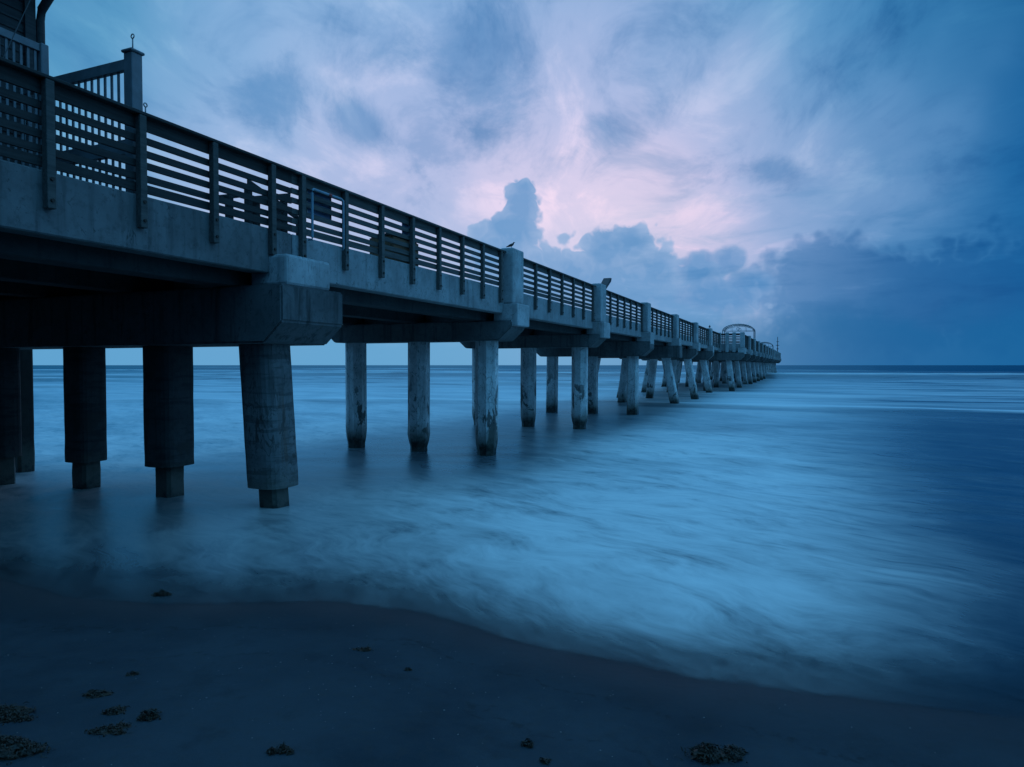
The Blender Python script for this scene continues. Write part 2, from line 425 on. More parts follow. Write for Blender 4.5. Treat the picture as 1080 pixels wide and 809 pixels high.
def lsp(a, b, n): return [a + (b - a) * i / (n - 1) for i in range(n)]
sx = sorted(set(lsp(-600, -40, 20) + lsp(-40, -9, 40) + lsp(-9, 9, 150) + lsp(9, 40, 40) + lsp(40, 600, 20)))
sy = sorted(set(lsp(-120, -12, 28) + lsp(-12, 1.5, 28) + lsp(1.5, 8, 100) + lsp(8, 30, 30) + lsp(30, 220, 20)))
grid('sand', lambda r: sx, sy, sand_z, sand_mat())

def water_mat():
    m, t, b = mat('sea water')
    g = t.node('ShaderNodeNewGeometry'); P = g.outputs['Position']; x, y, z = t.sep(P)
    an = t.node('ShaderNodeAttribute', attribute_name='shore_distance'); d = X(t.t, an.outputs['Fac'])
    flat = t.vec(x, y, 0.)
    # flow-aligned coordinates: the backwash runs obliquely down the beach
    th = math.atan2(-.80, .62)
    wx = (t.noise(flat, .22, 2, .5) - .5) * 2.2; wy = (t.noise(t.mapv(flat, (1, 1, 1), loc=(31, 7, 0)), .22, 2, .5) - .5) * 2.2
    w2 = t.noise(flat, .9, 2, .5, 0, True); w2x, w2y, _ = t.sep(w2)
    xx, yy = x + wx + (w2x - .5) * .5, y + wy + (w2y - .5) * .5
    u = xx * math.cos(th) + yy * math.sin(th); v = yy * math.cos(th) - xx * math.sin(th)
    st1 = t.noise(t.vec(u * .30, v * .9, 0.), 1.4, 8, .66, .25)
    st2 = 1 - (t.noise(t.vec(u * .55, v * 1.3, 4.), 1.7, 6, .6, .3) - .5).f('ABSOLUTE') * 3.2
    st3 = t.noise(t.vec(u * .8, v * 2.4, 1.), 2.6, 5, .62, .35)
    cl = t.noise(flat, .45, 5, .6, .3)
    tex = (st1 * .50 + (st2 - .25) * .15 + cl * .26 + st3 * .20)                    # about .56 mean
    def blob(bx, by, rx, ry):
        q = ((x - bx) / rx).f('POWER', 2) + ((y - by) / ry).f('POWER', 2)
        return (q * -1).f('EXPONENT')
    def bl(u_, v_, ru, rv):                                      # a foam patch at its place on the water
        Y = H * 720 / (v_ - 385); Xp = Y * (u_ - 540) / 720
        return blob(Xp, Y, ru * Y / 720, rv * Y / (v_ - 385))
    big = t.noise(t.vec(u * .10, v * .22, 9.), 1., 4, .55, .4)
    right = ((x - .4 + (cl - .5) * 2.5 + (big - .5) * 3) / (y + 1)).ss(.30, .60)          # foam thins out in a wedge to the right
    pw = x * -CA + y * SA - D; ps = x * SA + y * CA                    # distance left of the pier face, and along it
    under = (pw + (cl - .5) * 3).ss(-3.2, .3) * (pw + (cl - .5) * 3).ss(9., 6.) * ps.ss(9, 17) * ps.ss(95, 60)  # foam thinned below the pier, standing in for its shade
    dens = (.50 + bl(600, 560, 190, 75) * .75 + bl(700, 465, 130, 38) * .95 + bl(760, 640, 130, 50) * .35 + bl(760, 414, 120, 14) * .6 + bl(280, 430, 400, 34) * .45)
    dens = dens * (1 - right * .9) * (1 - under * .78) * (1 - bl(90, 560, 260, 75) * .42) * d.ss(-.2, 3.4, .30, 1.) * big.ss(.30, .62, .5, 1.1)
    # breaking swell: white crests with dark shoreward faces
    af = X(t.t, t.node('ShaderNodeAttribute', attribute_name='swell_face').outputs['Fac'])
    ac = X(t.t, t.node('ShaderNodeAttribute', attribute_name='swell_crest').outputs['Fac'])
    fine_ = t.noise(t.vec(x * .06, d * .25, 2.), 1., 6, .62)
    band = ac.ss(.25, .8) * fine_.ss(.30, .6) * d.ss(700, 250)
    far = d.ss(30, 60) * d.ss(330, 150) * fine_.ss(.30, .66) * (.55 + big * .5)
    dark_face = 1 - af.ss(.15, .8) * fine_.ss(.35, .6) * .75
    con = 1 + (tex - .55) * (5.0 * d.ss(60, 12)).mx(1.2)
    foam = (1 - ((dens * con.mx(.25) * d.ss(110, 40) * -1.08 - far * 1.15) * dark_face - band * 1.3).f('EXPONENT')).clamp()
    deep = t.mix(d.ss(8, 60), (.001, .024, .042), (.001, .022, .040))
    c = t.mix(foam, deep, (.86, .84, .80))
    setp(t, b, Base_Color=c, Roughness=.8); b.inputs['Specular IOR Level'].default_value = 0.
    rip = t.noise(t.vec(x * .5, y * 1.2, 0.), 1.4, 5, .6) * d.ss(2, 30) + tex * .35
    bump(t, b, rip, .25, .12)
    gl = t.node('ShaderNodeBsdfGlossy'); gl.inputs['Color'].default_value = (.26, .72, .95, 1)   # blue tint put into the reflections to cut the sky's pink
    t.link((foam * .4 + .22).mn(.6), gl.inputs['Roughness'])
    nb = b.inputs['Normal'].links[0].from_socket; t.link(nb, gl.inputs['Normal'])
    fr = t.node('ShaderNodeFresnel'); fr.inputs[0].default_value = 1.33; t.link(nb, fr.inputs['Normal'])
    sf = t.node('ShaderNodeMixShader'); t.link((X(t.t, fr.outputs[0]) * (.7 - foam * .45)).mn(.34), sf.inputs[0])
    t.link(b.outputs[0], sf.inputs[1]); t.link(gl.outputs[0], sf.inputs[2])
    # thin film over the sand at the edge
    ed = d + (tex - .56) * 1.3 + (cl - .5) * .5
    al = (ed.ss(-.3, 1.6) * .80 + .2).mx(d.ss(.9, 2.6)).clamp()
    eg = d + (cl - .5) * .55 + (st1 - .5) * .25
    al = al * eg.ss(-.03, .10)
    tr = t.node('ShaderNodeBsdfTransparent'); mx = t.node('ShaderNodeMixShader')
    t.link(al, mx.inputs[0]); t.link(tr.outputs[0], mx.inputs[1]); t.link(sf.outputs[0], mx.inputs[2])
    t.link(mx.outputs[0], t.N['Material Output'].inputs[0])
    return m
rows = [-.3, -.22, -.15, -.1, -.05, 0, .05]
while rows[-1] < 9000: rows.append(rows[-1] + max(.06, (.022 if rows[-1] < 30 or rows[-1] > 600 else .011) * (rows[-1] + 2)))
us = lsp(-1, 1, 230)
grid('sea', lambda r: [(abs(q) ** 1.25 * (1 if q > 0 else -1)) * (22 + 2.2 * max(r, 0)) for q in us], rows, water_z, water_mat(), 'shore_distance')

# ------------------------------------------------------------------ the pier
PI_ = empty('pier', W(0, 0, 0), PROT)
tag(PI_, 'long weathered concrete fishing pier on piles running out to sea with timber slat railings', 'pier')
PIT = 9.25
def bs(i): return 9.18 + PIT * i
NB = 22; WIDE = 2.15; KW = 7
ZT, ZB, ZR = 4.585, 3.86, 5.635                                  # curb top, fascia bottom, rail top
def edge(i):  return (-WIDE if i >= KW else 0.0)                  # right edge of span i
def ledge(i): return (6.1 + WIDE if i >= KW else (14.5 if i < 0 else 6.1))
# deck spans (slab, curbs/fascias, soffit girders)
for i in range(-3, NB - 1):
    s0, s1 = bs(i) + .012, bs(i + 1) - .012
    if i == -3: s0 -= 6
    e, l = edge(i), ledge(i)
    m = MB()
    m.box(s0, s1, e + .3, l - .3, 4.02, 4.22)
    m.box(s0, s1, e, e + .295, ZB, ZT, .018)
    m.box(s0, s1, l - .295, l, ZB, ZT, .018)
    sp = m.build('deck_span', M['conc'] if i >= 0 else M['old'], PI_)
    for wg in ((e + .75, (e + l) / 2, l - .75) if i >= 0 else (.75, 3.1, 5.4, 7.7, 9.9, 12., 13.9)):
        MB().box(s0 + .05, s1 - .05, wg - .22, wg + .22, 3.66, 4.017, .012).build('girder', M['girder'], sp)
# caps, pedestals, pilasters, piles
oct_ = [(math.cos(R(22.5 + 45 * k)), math.sin(R(22.5 + 45 * k))) for k in range(8)]
def cap_mesh(w0, w1, z0, z1, hs, bev):
    m = MB()
    pr = [(w0, z1), (w1, z1), (w1, z0 + bev), (w1 - bev * 1.1, z0), (w0 + bev * 1.1, z0), (w0, z0 + bev)] if bev else [(w0, z1), (w1, z1), (w1, z0), (w0, z0)]
    m.prism(pr, 'x', -hs, hs)
    bmesh.ops.bevel(m.b, geom=m.b.edges[:], offset=.03, segments=2, affect='EDGES')
    return m
def rough_up(o, amp, sc=3., seed=0):
    me = o.data
    for v in me.vertices:
        p = v.co * sc + Vector((seed * 3.7, 0, 0))
        v.co += v.normal * MN.noise(p) * amp
def pile_mesh(top, base, z0, z1, r, square, foot, seed):
    """a pile from z1 (top offset) to z0 (base offset), local to its bent"""
    m = MB(); prof = [(c * r, q * r) for c, q in oct_] if not square else \
        [(a * r * .88, b_ * r * .88) for a, b_ in ((1, .72), (.72, 1), (-.72, 1), (-1, .72), (-1, -.72), (-.72, -1), (.72, -1), (1, -.72))]
    if square == 'round': prof = [(math.copysign(abs(math.cos(R(15 * k + 7.5))) ** .62, math.cos(R(15 * k + 7.5))) * r * .92, math.copysign(abs(math.sin(R(15 * k + 7.5))) ** .62, math.sin(R(15 * k + 7.5))) * r * .92) for k in range(24)]
    N_ = len(prof)
    n = 22; rings = []
    for k in range(n + 1):
        u = k / n; z = z1 + (z0 - z1) * u
        ww = top[1] + (base[1] - top[1]) * u; s_ = top[0] + (base[0] - top[0]) * u
        g = 1.0
        if foot:
            if z < -.02: g = .80
            elif z < .14: g = .93
        g *= 1 + .03 * MN.noise(Vector((seed, z * 2.2, 0))) * sstep(1.6, .2, z) * 2
        rings.append([m.b.verts.new((s_ + a * g * (1 + .02 * MN.noise(Vector((a * 5, b_ * 5 + seed, z * 3)))), ww + b_ * g, z)) for a, b_ in prof])
    for a, c in zip(rings, rings[1:]):
        for k in range(N_): m.b.faces.new((a[k], a[(k + 1) % N_], c[(k + 1) % N_], c[k]))
    m.b.faces.new(rings[0]); m.b.faces.new(rings[-1][::-1])
    return m
n_pile = 0
for i in range(-2, NB):
    s = bs(i); e = edge(i) if i >= KW else 0.0
    if i == KW: e = -WIDE
    z0 = {0: 2.73, 1: 3.09, 2: 3.12}.get(i, 2.86 if i > 0 else 2.73); z1 = 3.655
    right = e - (.45 if i in (0, 3, 6) or i < 0 else .28)
    left = 6.25 - (e if i >= KW else 0) if i > 0 else 14.5
    if i == 4: bev, right = 0, e - .5
    else: bev = .34 if i <= 0 else (.36 if i < 3 else .4)
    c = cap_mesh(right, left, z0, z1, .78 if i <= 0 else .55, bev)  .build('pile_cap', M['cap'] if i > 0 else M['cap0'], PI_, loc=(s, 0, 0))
    if i == 0: MB().box(-.3, .3, 6.3, 14.4, z1 + .003, 4.01, .01).build('backwall', M['cap0'], c)
    # pedestal block on the cap end
    if i == 0:
        MB().box(-.55, .55, e - .36, e + .4, z1 + .003, 4.16, .05, 2).build('pedestal', M['pilaster'], c)
    elif i > 0:
        MB().box(-.46, .46, e - .46, e + .3, 3.50, 4.14, .03, 2).build('pedestal', M['pilaster'], c)
    if i > 0:
        p = MB().box(-.42, .42, e - .30, e + .12, 4.143, 5.74, .05, 2).build('pilaster', M['pilaster'], PI_, loc=(s, 0, 0))
    # piles
    if i <= 0:
        for wp, lean in ((.62, -.26), (2.92, 0), (5.22, 0), (7.22, 0)) if i == 0 else ((.62, 0), (2.9, 0), (5.2, 0), (7.3, 0)):
            zb = {.62: .30, 2.92: .52, 5.22: .47}.get(wp, .5) if i == 0 else sand_z(*W(s, wp, 0)[:2]) + .6
            o = pile_mesh((0, wp), (0, wp + lean), -1.2 if i == 0 else -.3, z0 + .05, .22, True, False, wp).build('pile', M['stump'], PI_, loc=(s - (.42 if i == 0 and wp > 7 else 0), 0, 0))
            j = pile_mesh((0, wp), (0, wp + lean * (z0 - zb) / (z0 + 1.2)), zb, z0 - .002, .40 if wp < 3 else .345, 'round', False, wp + 3)
            jo = j.build('jacket', M['jacket'] if wp < 2 else M['jacket_dark'], o)
    else:
        if i < 4: spots = [(.73, .74, 0), (3.06, 3.08, 0), (5.42, 5.42, 0)]
        elif i < KW: spots = [(e + .5, e - .35, 0), (3.15, 3.6, .0), (5.3, 6.1, 0)]
        else: spots = [(e + 1.25, e + .75, 0), (1.4, 1.3, 0), (4.4, 4.7, 0), (7.0, 7.6, 0)]
        if i == 3: spots = [(.6, .6, 0), (2.9, 2.9, 0), (5.25, 5.3, 0)]
        for a, b_, q in spots:
            n_pile += 1
            pile_mesh((0, a), (q, b_), -1.4, z0 + .05, .345 if i < 3 else .32, i >= 3, i < 3, i * 3.1 + a).build('pile', M['pile'], PI_, loc=(s, 0, 0))
# a second, unjacketed pile close behind the landward bent
pile_mesh((0, 0), (0, 0), -1.2, 2.95, .22, True, False, 5).build('pile', M['stump'], PI_, loc=(10.2, 8.9, 0))

# railings
def railing_mesh(L, e):
    """boards of one bay, local x along the pier from 0 to L"""
    m = MB()
    m.box(0, L, e - .10, e + .10, 5.595, 5.635, .006)            # flat cap
    m.box(0, L, e + .003, e + .045, 5.435, 5.592)                # top board
    for k in range(4):
        z = 5.265 - .1635 * k + random.uniform(-.007, .007)
        n0 = len(m.b.verts); m.box(0, L, e + .003, e + .042, z, z + .088)
        m.b.verts.ensure_lookup_table(); tl = random.uniform(-.008, .008)
        for q in m.b.verts[n0:]: q.co.z += tl * (q.co.x / L - .5) * 2
    m.box(0, L, e + .003, e + .042, 4.625, 4.735)
    return m
post_me = None; posts_made = 0; far_posts = MB()
def post_geo(m, x, e, z=0):
    m.box(x - .05, x + .05, e - .095, e - .003, 4.15, 5.592, .006)
    return m
rail_by_i = {}
for i in range(-3, NB - 1):
    s0, s1 = bs(i) + (.44 if i > 0 else 0.0), bs(i + 1) - (.44 if i >= 0 else 0.0)
    if i == -3: s0 -= 6
    e = edge(i); L = s1 - s0
    r = railing_mesh(L, e).build('railing', M['rail'] if i >= 0 else M['olddark'], PI_, loc=(s0, 0, 0))
    if i < 0: ps = [bs(0) - .52 - 1.18 * k for k in range(30)]; ps = [p for p in ps if s0 + .06 < p < s1 - .02]
    elif i == 0: ps = [bs(0) + .2 + 1.19 * k for k in range(8)]
    else: ps = [bs(i) + .72 + 1.302 * k for k in range(7)]
    if i >= -1 and i <= 11:
        for p in ps:
            if posts_made >= 97: break
            posts_made += 1
            po = post_geo(MB(), 0, e).build('post', M['post'] if i >= 0 else M['rail'], r, loc=(p - s0, 0, 0))  # darker timber on near posts carries the same light falloff
            if i <= 3:
                for zz in (4.24, 4.48): MB().tube([(0, e - .115, zz), (0, e - .09, zz)], .022, 8).build('bolt', M['bolt'], po)
    else:
        m = MB()
        for p in ps: post_geo(m, p - s0, e)
        q = m.build('post_row', M['post'], r); q['kind'] = 'stuff'
    # railing of the other edge
    l = ledge(i)
    m = railing_mesh(L, 0)
    for p in ps: post_geo(m, p - s0, .2)
    m.build('railing', M['rail'], PI_, loc=(s0, l - .05, 0))
# step out of the wide seaward platform: fascia, rail and pilasters across
m = MB(); s = bs(KW)
m.box(s - .3, s - .015, -WIDE, -.01, ZB, ZT, .015); m.box(s - .3, s - .015, 6.11, 6.1 + WIDE, ZB, ZT, .015)
m.build('return_fascia', M['conc'], PI_)
m = MB()
for a, b_ in ((-WIDE + .15, -.05), (6.15, 6.1 + WIDE)):
    m.box(s - .25, s - .05, a, b_, 5.595, 5.635)
    for z, h in ((5.435, .157), (5.265, .088), (5.1015, .088), (4.938, .088), (4.7745, .088), (4.625, .11)): m.box(s - .17, s - .13, a, b_, z, z + h)
m.build('railing', M['rail'], PI_)
for w_ in (.0, -.75, -1.45):
    MB().box(-.4, -.02, w_ - .17, w_ + .17, 3.7, 5.74, .03).build('pilaster', M['pilaster'], PI_, loc=(s, 0, 0))

# ------------------------------------------------------------------ pier shop at the landward end
B = empty('pier_shop', W(2.0, 2.6, 4.22), PROT)
tag(B, 'dark timber pier shop with white balcony rail and gutter pipe, upper left above the deck', 'building')
# local: x along pier, y to the left, z above deck
m = MB(); L1 = 4.6
m.box(-9, L1, .0, .14, 0, 4.2); m.box(L1 - .14, L1, .14, 5.6, 0, 4.2); m.box(-9, L1 - .14, 5.46, 5.6, 0, 4.2)
for k in range(28): m.box(-9, L1 + .012, -.016, -.002, .15 * k, .15 * k + .12)
m.build('wall', M['siding'], B)
m = MB(); m.box(L1 - .10, L1 + .05, -.06, .10, 0, 4.2); m.build('corner_post', M['dark'], B)
m = MB(); m.prism([(-.95, 4.2), (-.95, 4.32), (2.8, 6.1), (6.5, 4.32), (6.5, 4.2), (2.8, 5.95)], 'x', -9.4, L1 + .55); m.build('roof', M['roofm'], B)
m = MB(); m.box(-9.2, L1 + .45, -.92, -.02, 4.1, 4.19); m.build('soffit', M['dark'], B)
m = MB(); m.box(-9.4, L1 + .55, -1.1, -.96, 4.18, 4.32, .02); m.build('gutter', M['dark'], B)
wn = MB().box(.6, 2.1, -.05, -.02, 1.1, 2.4).build('window', M['glass'], B)
MB().box(.52, 2.18, -.045, -.018, 1.02, 1.098).box(.52, 2.18, -.045, -.018, 2.402, 2.48).box(.52, .598, -.046, -.018, 1.1, 2.4).box(2.102, 2.18, -.046, -.018, 1.1, 2.4).build('frame', M['dark'], wn)
m = MB(); x_ = L1 + .12
m.tube([(x_, -1.03, 4.2), (x_, -.98, 4.1), (x_, -.25, 3.55), (x_, -.09, 3.42), (x_, -.05, 3.25), (x_, -.05, .05)], .06, 10)
m.build('downspout', M['dark'], B, True)

def picket(name, L, ztop, rails, parent, pitch=.092, wid=.045, z0=.1):
    """white picket panel in local x 0..L"""
    p = MB()
    for k in range(int(L / pitch)): 
        x = .05 + k * pitch; p.box(x, x + wid, -.009, .009, z0, ztop - .03)
    a = p.build('pickets', M['vinyl'], parent)
    for z, h in rails: 
        MB().box(0, L, -.032, .032, z, z + h, .006).build('rail', M['vinyl'], parent)
    return a
# white rail along the shop front (raised landing)
E1 = empty('landing_railing', W(2.2, 1.35, 4.22), PROT)
tag(E1, 'white vinyl baluster railing in front of the dark shop wall, sloping edge at far left', 'railing')
picket('p', 3.72, 2.36, ((2.27, .10), (1.15, .07), (.1, .07)), E1, .088, .03)
MB().box(3.72, 3.82, -.06, .06, 0, 2.38, .01).build('post', M['vinyl'], E1)
# tall gate fence across the pier
G = empty('picket_gate', W(6.49, .40, 4.22), (0, 0, PROT[2] + math.pi / 2))
tag(G, 'tall white picket gate across the deck with capped square end post and eye bolt', 'gate')
picket('p', 2.3, 2.22, ((2.09, .15), (.98, .2), (.06, .1)), G, .132, .036)
po = MB().box(-.16, -.003, -.08, .08, 0, 2.29, .008).build('post', M['vinyl'], G)
MB().box(-.185, .02, -.105, .105, 2.292, 2.33, .012).build('post_cap', M['vinyl'], po)
def eye(parent, loc, h=.17, r=.028):
    m = MB(); m.tube([(0, 0, 0), (0, 0, h)], .009, 6)
    m.tube([(r * math.cos(k * math.pi / 8), 0, h + r + r * math.sin(k * math.pi / 8)) for k in range(-4, 13)], .008, 6)
    return m.build('eye_bolt', M['metal'], parent, True, loc)
eye(po, (-.08, 0, 2.33))
EB = empty('eye_bolt_stand', W(6.45, .05, 5.635), PROT)
tag(EB, 'small metal eye bolt rising from the timber rail cap right of the gate', 'eye bolt')
eye(EB, (0, 0, 0), .13, .025)
# thin guy wire
m = MB(); a = W(6.1, 1.2, 8.0); b_ = W(5.35, 1.2, 6.05)
o = m.tube([a, a.lerp(b_, .5) + Vector((0, 0, -.01)), b_], .006, 6).build('guy_wire', M['cable'])
tag(o, 'thin slanting wire against the sky between the shop and the picket gate', 'wire')

# ------------------------------------------------------------------ furniture on the deck
def deck_rack(name, s, w, label):
    b = empty(name, W(s, w, 4.22), PROT); tag(b, label, 'rack', 'timber racks behind the rail')
    for x, h in ((0, .93), (.42, 1.22), (1.1, .96)):
        MB().box(x - .05, x + .05, -.05, .05, 0, h, .006).build('leg', M['dark'], b)
    MB().prism([(-.14, .84), (-.14, .92), (.46, 1.10), (.46, 1.02)], 'y', .052, .09).build('brace', M['dark'], b)
    MB().prism([(.34, 1.19), (.34, 1.28), (1.18, 1.04), (1.18, .95)], 'y', -.09, -.052).build('top_board', M['dark'], b)
    return b
deck_rack('bench_frame', 8.55, .75, 'dark timber bench frame with sloping arm, nearest one behind the slat rail')
b2 = deck_rack('bench_frame', 10.25, .75, 'dark timber bench frame behind the rail, just left of the pale pipe frame')
b2.scale = (-1, 1, 1)
# pipe frame with a small sign behind it
Pf = empty('pipe_frame', W(9.5, -.16, 4.47), PROT)
tag(Pf, 'pale blue inverted U pipe frame hung on the outside of the slat railing', 'pipe frame')
MB().tube([(-.05, .05, .06), (-.0, .0, .06), (0, 0, .10), (0, 0, .86), (0, 0, .90), (.04, 0, .93), (.8, 0, .93), (.86, 0, .90), (.86, 0, .86), (.86, 0, .05), (.9, .05, .03)], .022, 8).build('pipe', M['pvc'], Pf, True)
MB().tube([(.44, 0, .93), (.52, 0, .93)], .027, 8).build('tape', M['red'], Pf, True)
Sg = empty('sign_board', W(9.7, .10, 5.0), PROT)
tag(Sg, 'small blue sign board fixed behind the top slats inside the pipe frame', 'sign')
MB().box(0, .62, 0, .02, .0, .52, .004).build('panel', M['sign'], Sg)
MB().box(-.03, -.002, -.005, .025, -.02, .54).box(.622, .65, -.005, .025, -.02, .54).build('frame', M['metal'], Sg)
Bn = empty('bin_enclosure', W(12.35, .35, 4.34), PROT)
tag(Bn, 'brown boarded bin enclosure behind the slats with a blue panel on top', 'bin')
m = MB()
for k in range(5): m.box(0, 1.02, -.3, -.27, .12 + .13 * k, .12 + .13 * k + .115)
for k in range(5): m.box(0, 1.02, .27, .30, .12 + .13 * k, .12 + .13 * k + .115)
m.box(0, .03, -.26, .26, .1, .78); m.box(.99, 1.02, -.26, .26, .1, .78)
m.build('boards', M['brown'], Bn)
MB().box(-.03, 1.05, -.32, .32, .79, .83, .006).build('lid', M['dark'], Bn)
MB().box(.42, .92, -.27, -.24, .84, 1.22, .006).build('panel', M['sign'], Bn)

# slanted fixture on the rail by the second pilaster
Fx = empty('floodlight', W(28.75, -.02, 5.635), PROT); Fx.scale = (1.6, 1.3, 1.25)
tag(Fx, 'dark slanted floodlight-like fixture jutting above the rail behind the second tall pilaster', 'floodlight')
MB().tube([(0, 0, 0), (.02, 0, .16)], .04, 8).build('bracket', M['black'], Fx)
m = MB(); m.prism([(-.22, .02), (-.16, -.02), (.36, .32), (.42, .44), (.30, .44)], 'y', -.12, .12); m.build('housing', M['black'], Fx)

# ------------------------------------------------------------------ birds on the pilasters
def bird(name, loc, rot, sc, label):
    root = empty(name, loc, (0, 0, rot)); root.scale = (sc,) * 3; tag(root, label, 'bird', 'birds perched on the pier')
    b = MB()
    ctr = [(-.155, 0, .030), (-.11, 0, .045), (-.06, 0, .068), (-.01, 0, .088), (.035, 0, .108), (.058, 0, .132), (.070, 0, .155), (.082, 0, .170), (.098, 0, .170), (.106, 0, .166)]
    rad = [.012, .018, .034, .043, .040, .028, .021, .021, .014, .004]
    b.tube(ctr, 0, 10, rad)
    body = b.build('body', M['feather'], root, True)
    MB().tube([(.10, 0, .169), (.118, 0, .166), (.128, 0, .160)], 0, 6, [.007, .005, .001]).build('beak', M['beak'], root)
    for sg in (-1, 1):
        w_ = MB(); w_.tube([(.03, sg * .036, .105), (-.03, sg * .043, .085), (-.09, sg * .03, .06), (-.15, sg * .012, .038)], 0, 6, [.012, .022, .016, .003]).build('wing', M['feather'], root, True)
        MB().tube([(.0, sg * .018, .055), (.008, sg * .018, .028), (.0, sg * .018, .003), (.024, sg * .018, .003)], 0, 6, [.009, .005, .005, .003]).build('leg', M['beak'], root)
    return root
bird('bird', W(bs(1) - .28, -.18, 5.74), R(10), .95, 'small dark bird perched on the nearest tall concrete pilaster')
bird('bird', W(bs(6) - .1, -.1, 5.74), R(70), 1.6, 'dark bird perched on a far pilaster well before the arched shelter')

# ------------------------------------------------------------------ arched shelters and mast at the seaward end
def arch_shelter(s, w, half, z_sp, rise, label, ln=2.6):
    a = empty('arched_shelter', W(s, w, 4.22), PROT); tag(a, label, 'shelter', 'arched metal shelters on the pier')
    def arc(h, rz, n=18): return [(0, -h * math.cos(math.pi * k / n), z_sp + rz * math.sin(math.pi * k / n)) for k in range(n + 1)]
    for x in (0, ln):
        f = MB(); f.tube([(x, q, z) for _, q, z in arc(half, rise)], .06, 6)
        f.tube([(x, q, z) for _, q, z in arc(half * .94, rise * .78)], .035, 6)
        p, q = arc(half, rise), arc(half * .94, rise * .78)
        for k in range(1, 18): f.tube([(x, p[k][1], p[k][2]), (x, q[k][1], q[k][2])], .022, 5)
        f.tube([(x, -half, z_sp), (x, half, z_sp)], .03, 6)
        for k in (-.45, .45): f.tube([(x, half * k, z_sp), (x, half * k, z_sp + rise * .6)], .022, 5)
        f.tube([(x, .22 * math.cos(t_ * math.pi / 6), z_sp + .3 + .22 * math.sin(t_ * math.pi / 6)) for t_ in range(13)], .035, 6)
        f.build('arch_frame', M['metal'], a)
        for q in (-half, half): MB().tube([(x, q, 0), (x, q, z_sp)], .06, 8).build('post', M['metal'], a)
    f = MB(); p = arc(half, rise + .06)
    for k in range(0, 18): f.tube([(-.15, p[k][1], p[k][2]), (ln + .15, p[k][1], p[k][2])], .035, 5)
    f.build('roof_slats', M['metal'], a)
    return a
arch_shelter(108, 1.0, 2.25, 3.3, 1.0, 'nearer arched metal shelter frame standing on the pier deck, larger of the two')
arch_shelter(178, .6, 1.9, 2.75, 1.0, 'farther arched metal shelter frame near the seaward end, smaller of the two')
Ms = empty('light_mast', W(203, -1.6, 4.58), PROT); tag(Ms, 'thin light mast with short cross arms at the far end of the pier', 'mast')
MB().tube([(0, 0, 0), (0, 0, 5.6)], 0, 8, [.13, .07]).build('pole', M['black'], Ms)
MB().box(-.3, .3, -.45, .45, 3.2, 3.32).box(-.2, .2, -.35, .35, 4.2, 4.3).box(-.15, .15, -.3, .3, 2.2, 2.35).build('cross_arm', M['black'], Ms)

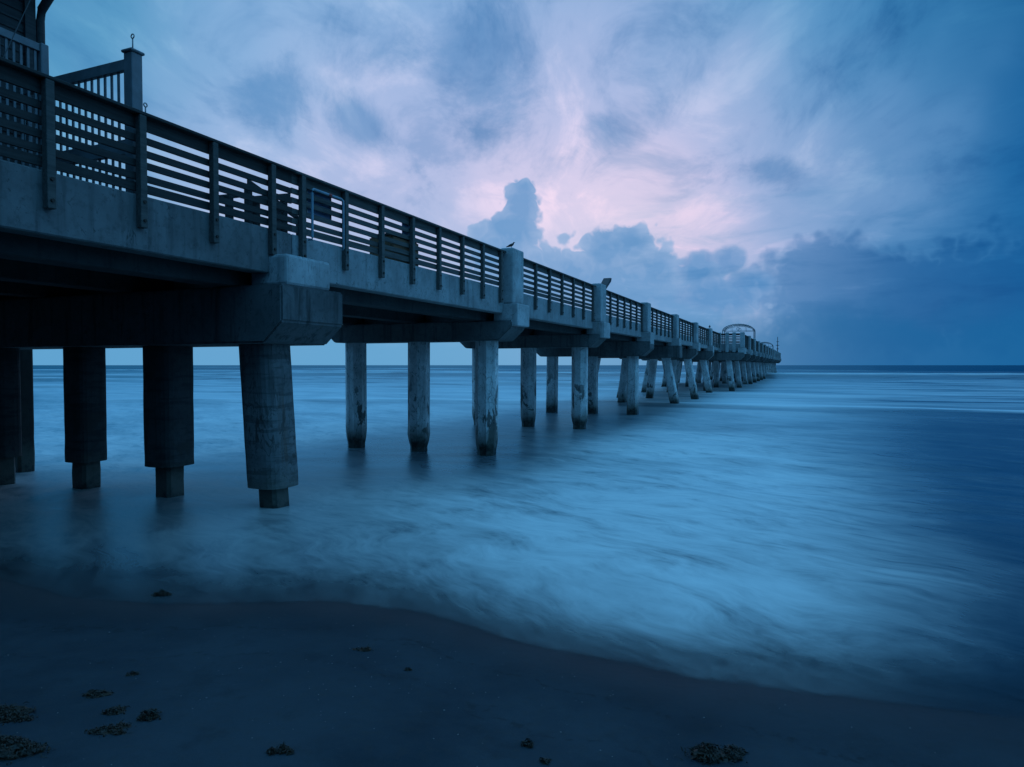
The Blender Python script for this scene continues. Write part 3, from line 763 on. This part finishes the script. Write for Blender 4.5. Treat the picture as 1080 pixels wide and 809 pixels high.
# ------------------------------------------------------------------ seaweed and shell grit on the sand
m, t, b = mat('sargassum'); tc = t.node('ShaderNodeTexCoord'); n = t.noise(tc.outputs['Object'], 30, 4, .6)
setp(t, b, Base_Color=t.mix(n.ss(.3, .7), (.006, .003, .001), (.034, .015, .004)), Roughness=.55); M['weed'] = m
def ground(x, y): return Vector((x, y, max(sand_z(x, y), -.01)))
def unpx(u, v, z=None):
    """where the sight line of a measured spot meets the sand"""
    r = Vector(((u - 540) / 720, math.cos(PITCH) + (404.5 - v) / 720 * math.sin(PITCH), -math.sin(PITCH) + (404.5 - v) / 720 * math.cos(PITCH)))
    k = .5
    for _ in range(4000):
        p = Vector((0, 0, H)) + r * k
        if p.z <= max(sand_z(p.x, p.y), 0 if p.y > shore(p.x) else -9): break
        k += .003
    return p
def weed(u, v, rad, hgt, n, label, asp=1.0):
    p = unpx(u, v); q = MB(); rnd = random.Random(int(u * 7 + v))
    lobes = [(0., 0., 1.)] + [(rnd.uniform(-1, 1) * rad * asp, rnd.uniform(-.6, .6) * rad, rnd.uniform(.3, .7)) for _ in range(5)]
    for k in range(n):
        lx, ly, lr = lobes[int(rnd.random() ** 1.5 * 6)]
        a = rnd.uniform(0, 6.283); rr = abs(rnd.gauss(0, .42)) * rad * lr
        cx, cy = lx + math.cos(a) * rr * asp, ly + math.sin(a) * rr * .7
        hz = hgt * lr * max(.05, 1 - (rr / (rad * lr)) ** 2) * rnd.uniform(.1, 1.1)
        gz = sand_z(p.x + cx, p.y + cy) - sand_z(p.x, p.y)
        d = Vector((rnd.gauss(0, 1), rnd.gauss(0, 1), rnd.gauss(0, .28))).normalized()
        sd = d.cross(Vector((rnd.gauss(0, 1), rnd.gauss(0, 1), rnd.gauss(0, 1)))).normalized()
        l = rnd.uniform(.006, .022) * (1.6 if rnd.random() < .08 else 1); wd = rnd.uniform(.0012, .0045)
        c0 = Vector((cx, cy, gz + hz + .006)); pts = [c0 - d * l, c0 + Vector((0, 0, rnd.uniform(-.004, .01))), c0 + d * l - Vector((0, 0, .006))]
        if rnd.random() < .25:
            bmesh.ops.create_icosphere(q.b, subdivisions=1, radius=rnd.uniform(.004, .008), matrix=Matrix.Translation(c0)); continue
        ws = (.3, 1, .4); vs = [(q.b.verts.new(pp + sd * wd * k2), q.b.verts.new(pp - sd * wd * k2)) for pp, k2 in zip(pts, ws)]
        for A, C in zip(vs, vs[1:]): q.b.faces.new((A[0], C[0], C[1], A[1]))
    for lx, ly, lr in lobes:                                    # matted core of each lobe
        gz = sand_z(p.x + lx, p.y + ly) - sand_z(p.x, p.y)
        rv = bmesh.ops.create_icosphere(q.b, subdivisions=3, radius=1)['verts']
        for vv in rv:
            k2 = 1 + .45 * MN.noise(vv.co * 2.3 + Vector((u, lx * 9, 0))) + .25 * MN.noise(vv.co * 6 + Vector((v, 0, 0)))
            vv.co = Vector((lx + vv.co.x * k2 * rad * lr * .62 * asp, ly + vv.co.y * k2 * rad * lr * .45, gz + vv.co.z * k2 * hgt * lr * .75))
    me = bpy.data.meshes.new('seaweed_clump'); q.b.to_mesh(me); q.b.free(); me.materials.append(M['weed'])
    o = bpy.data.objects.new('seaweed_clump', me); COL.objects.link(o); o.location = (p.x, p.y, sand_z(p.x, p.y))
    if p.y > shore(p.x): o.location.z = 0
    tag(o, label, 'seaweed', 'seaweed clumps on the beach')
for a in ((171, 627, .075, .035, 300, 'small brown seaweed clump at the water line below the landward piles'),
          (748, 800, .125, .075, 1500, 'large two-lobed dark seaweed heap at the bottom edge right of the middle', 1.3),
          (557, 787, .035, .03, 160, 'small seaweed tuft left of the large bottom heap'),
          (573, 804, .03, .015, 90, 'tiny flat seaweed scrap at the bottom edge, below the small tuft'),
          (383, 685, .06, .008, 70, 'flat wide seaweed scrap alone on open sand nearest the middle of the beach', 1.6),
          (430, 707, .025, .006, 30, 'tiny seaweed scrap right of the flat wide scrap'),
          (140, 712, .04, .014, 90, 'dark forked seaweed scrap highest on the left sand'),
          (107, 733, .075, .018, 260, 'straggling seaweed patch above the left bottom patches', 1.3),
          (0, 754, .19, .035, 1300, 'broad low seaweed patch at the left edge, upper one', 1.3),
          (2, 796, .19, .08, 2000, 'thick dark seaweed heap in the bottom left corner', 1.2),
          (122, 752, .08, .02, 300, 'seaweed tuft between the left edge patch and the centre left heaps'),
          (160, 757, .07, .04, 420, 'bushy seaweed tuft standing up in the lower left'),
          (112, 772, .10, .02, 300, 'thin loose seaweed strands below the bushy tufts', 1.3),
          (298, 793, .05, .03, 240, 'lone seaweed tuft near the bottom edge, left of the middle')):
    weed(*a[:6], *(a[6:] or (1.0,)))
q = MB(); rnd = random.Random(3)
for k in range(330):
    x = rnd.gauss(-1.2, 2.0); y = rnd.uniform(2.6, 6.6)
    if y > shore(x) - .25: continue
    r_ = rnd.uniform(.002, .0055) * (1.6 if rnd.random() < .08 else 1)
    g_ = bmesh.ops.create_icosphere(q.b, subdivisions=1, radius=r_, matrix=Matrix.Translation((x, y, sand_z(x, y) + r_ * .2)) @ Matrix.Diagonal((1, rnd.uniform(.5, 1), .5, 1)))
M['shell'] = plain('shell grit', (.26, .25, .24), .5, 0, .6, 200)
tag(q.build('shell_grit', M['shell']), 'pale specks of broken shell scattered over the dark sand', 'shells', kind='stuff')
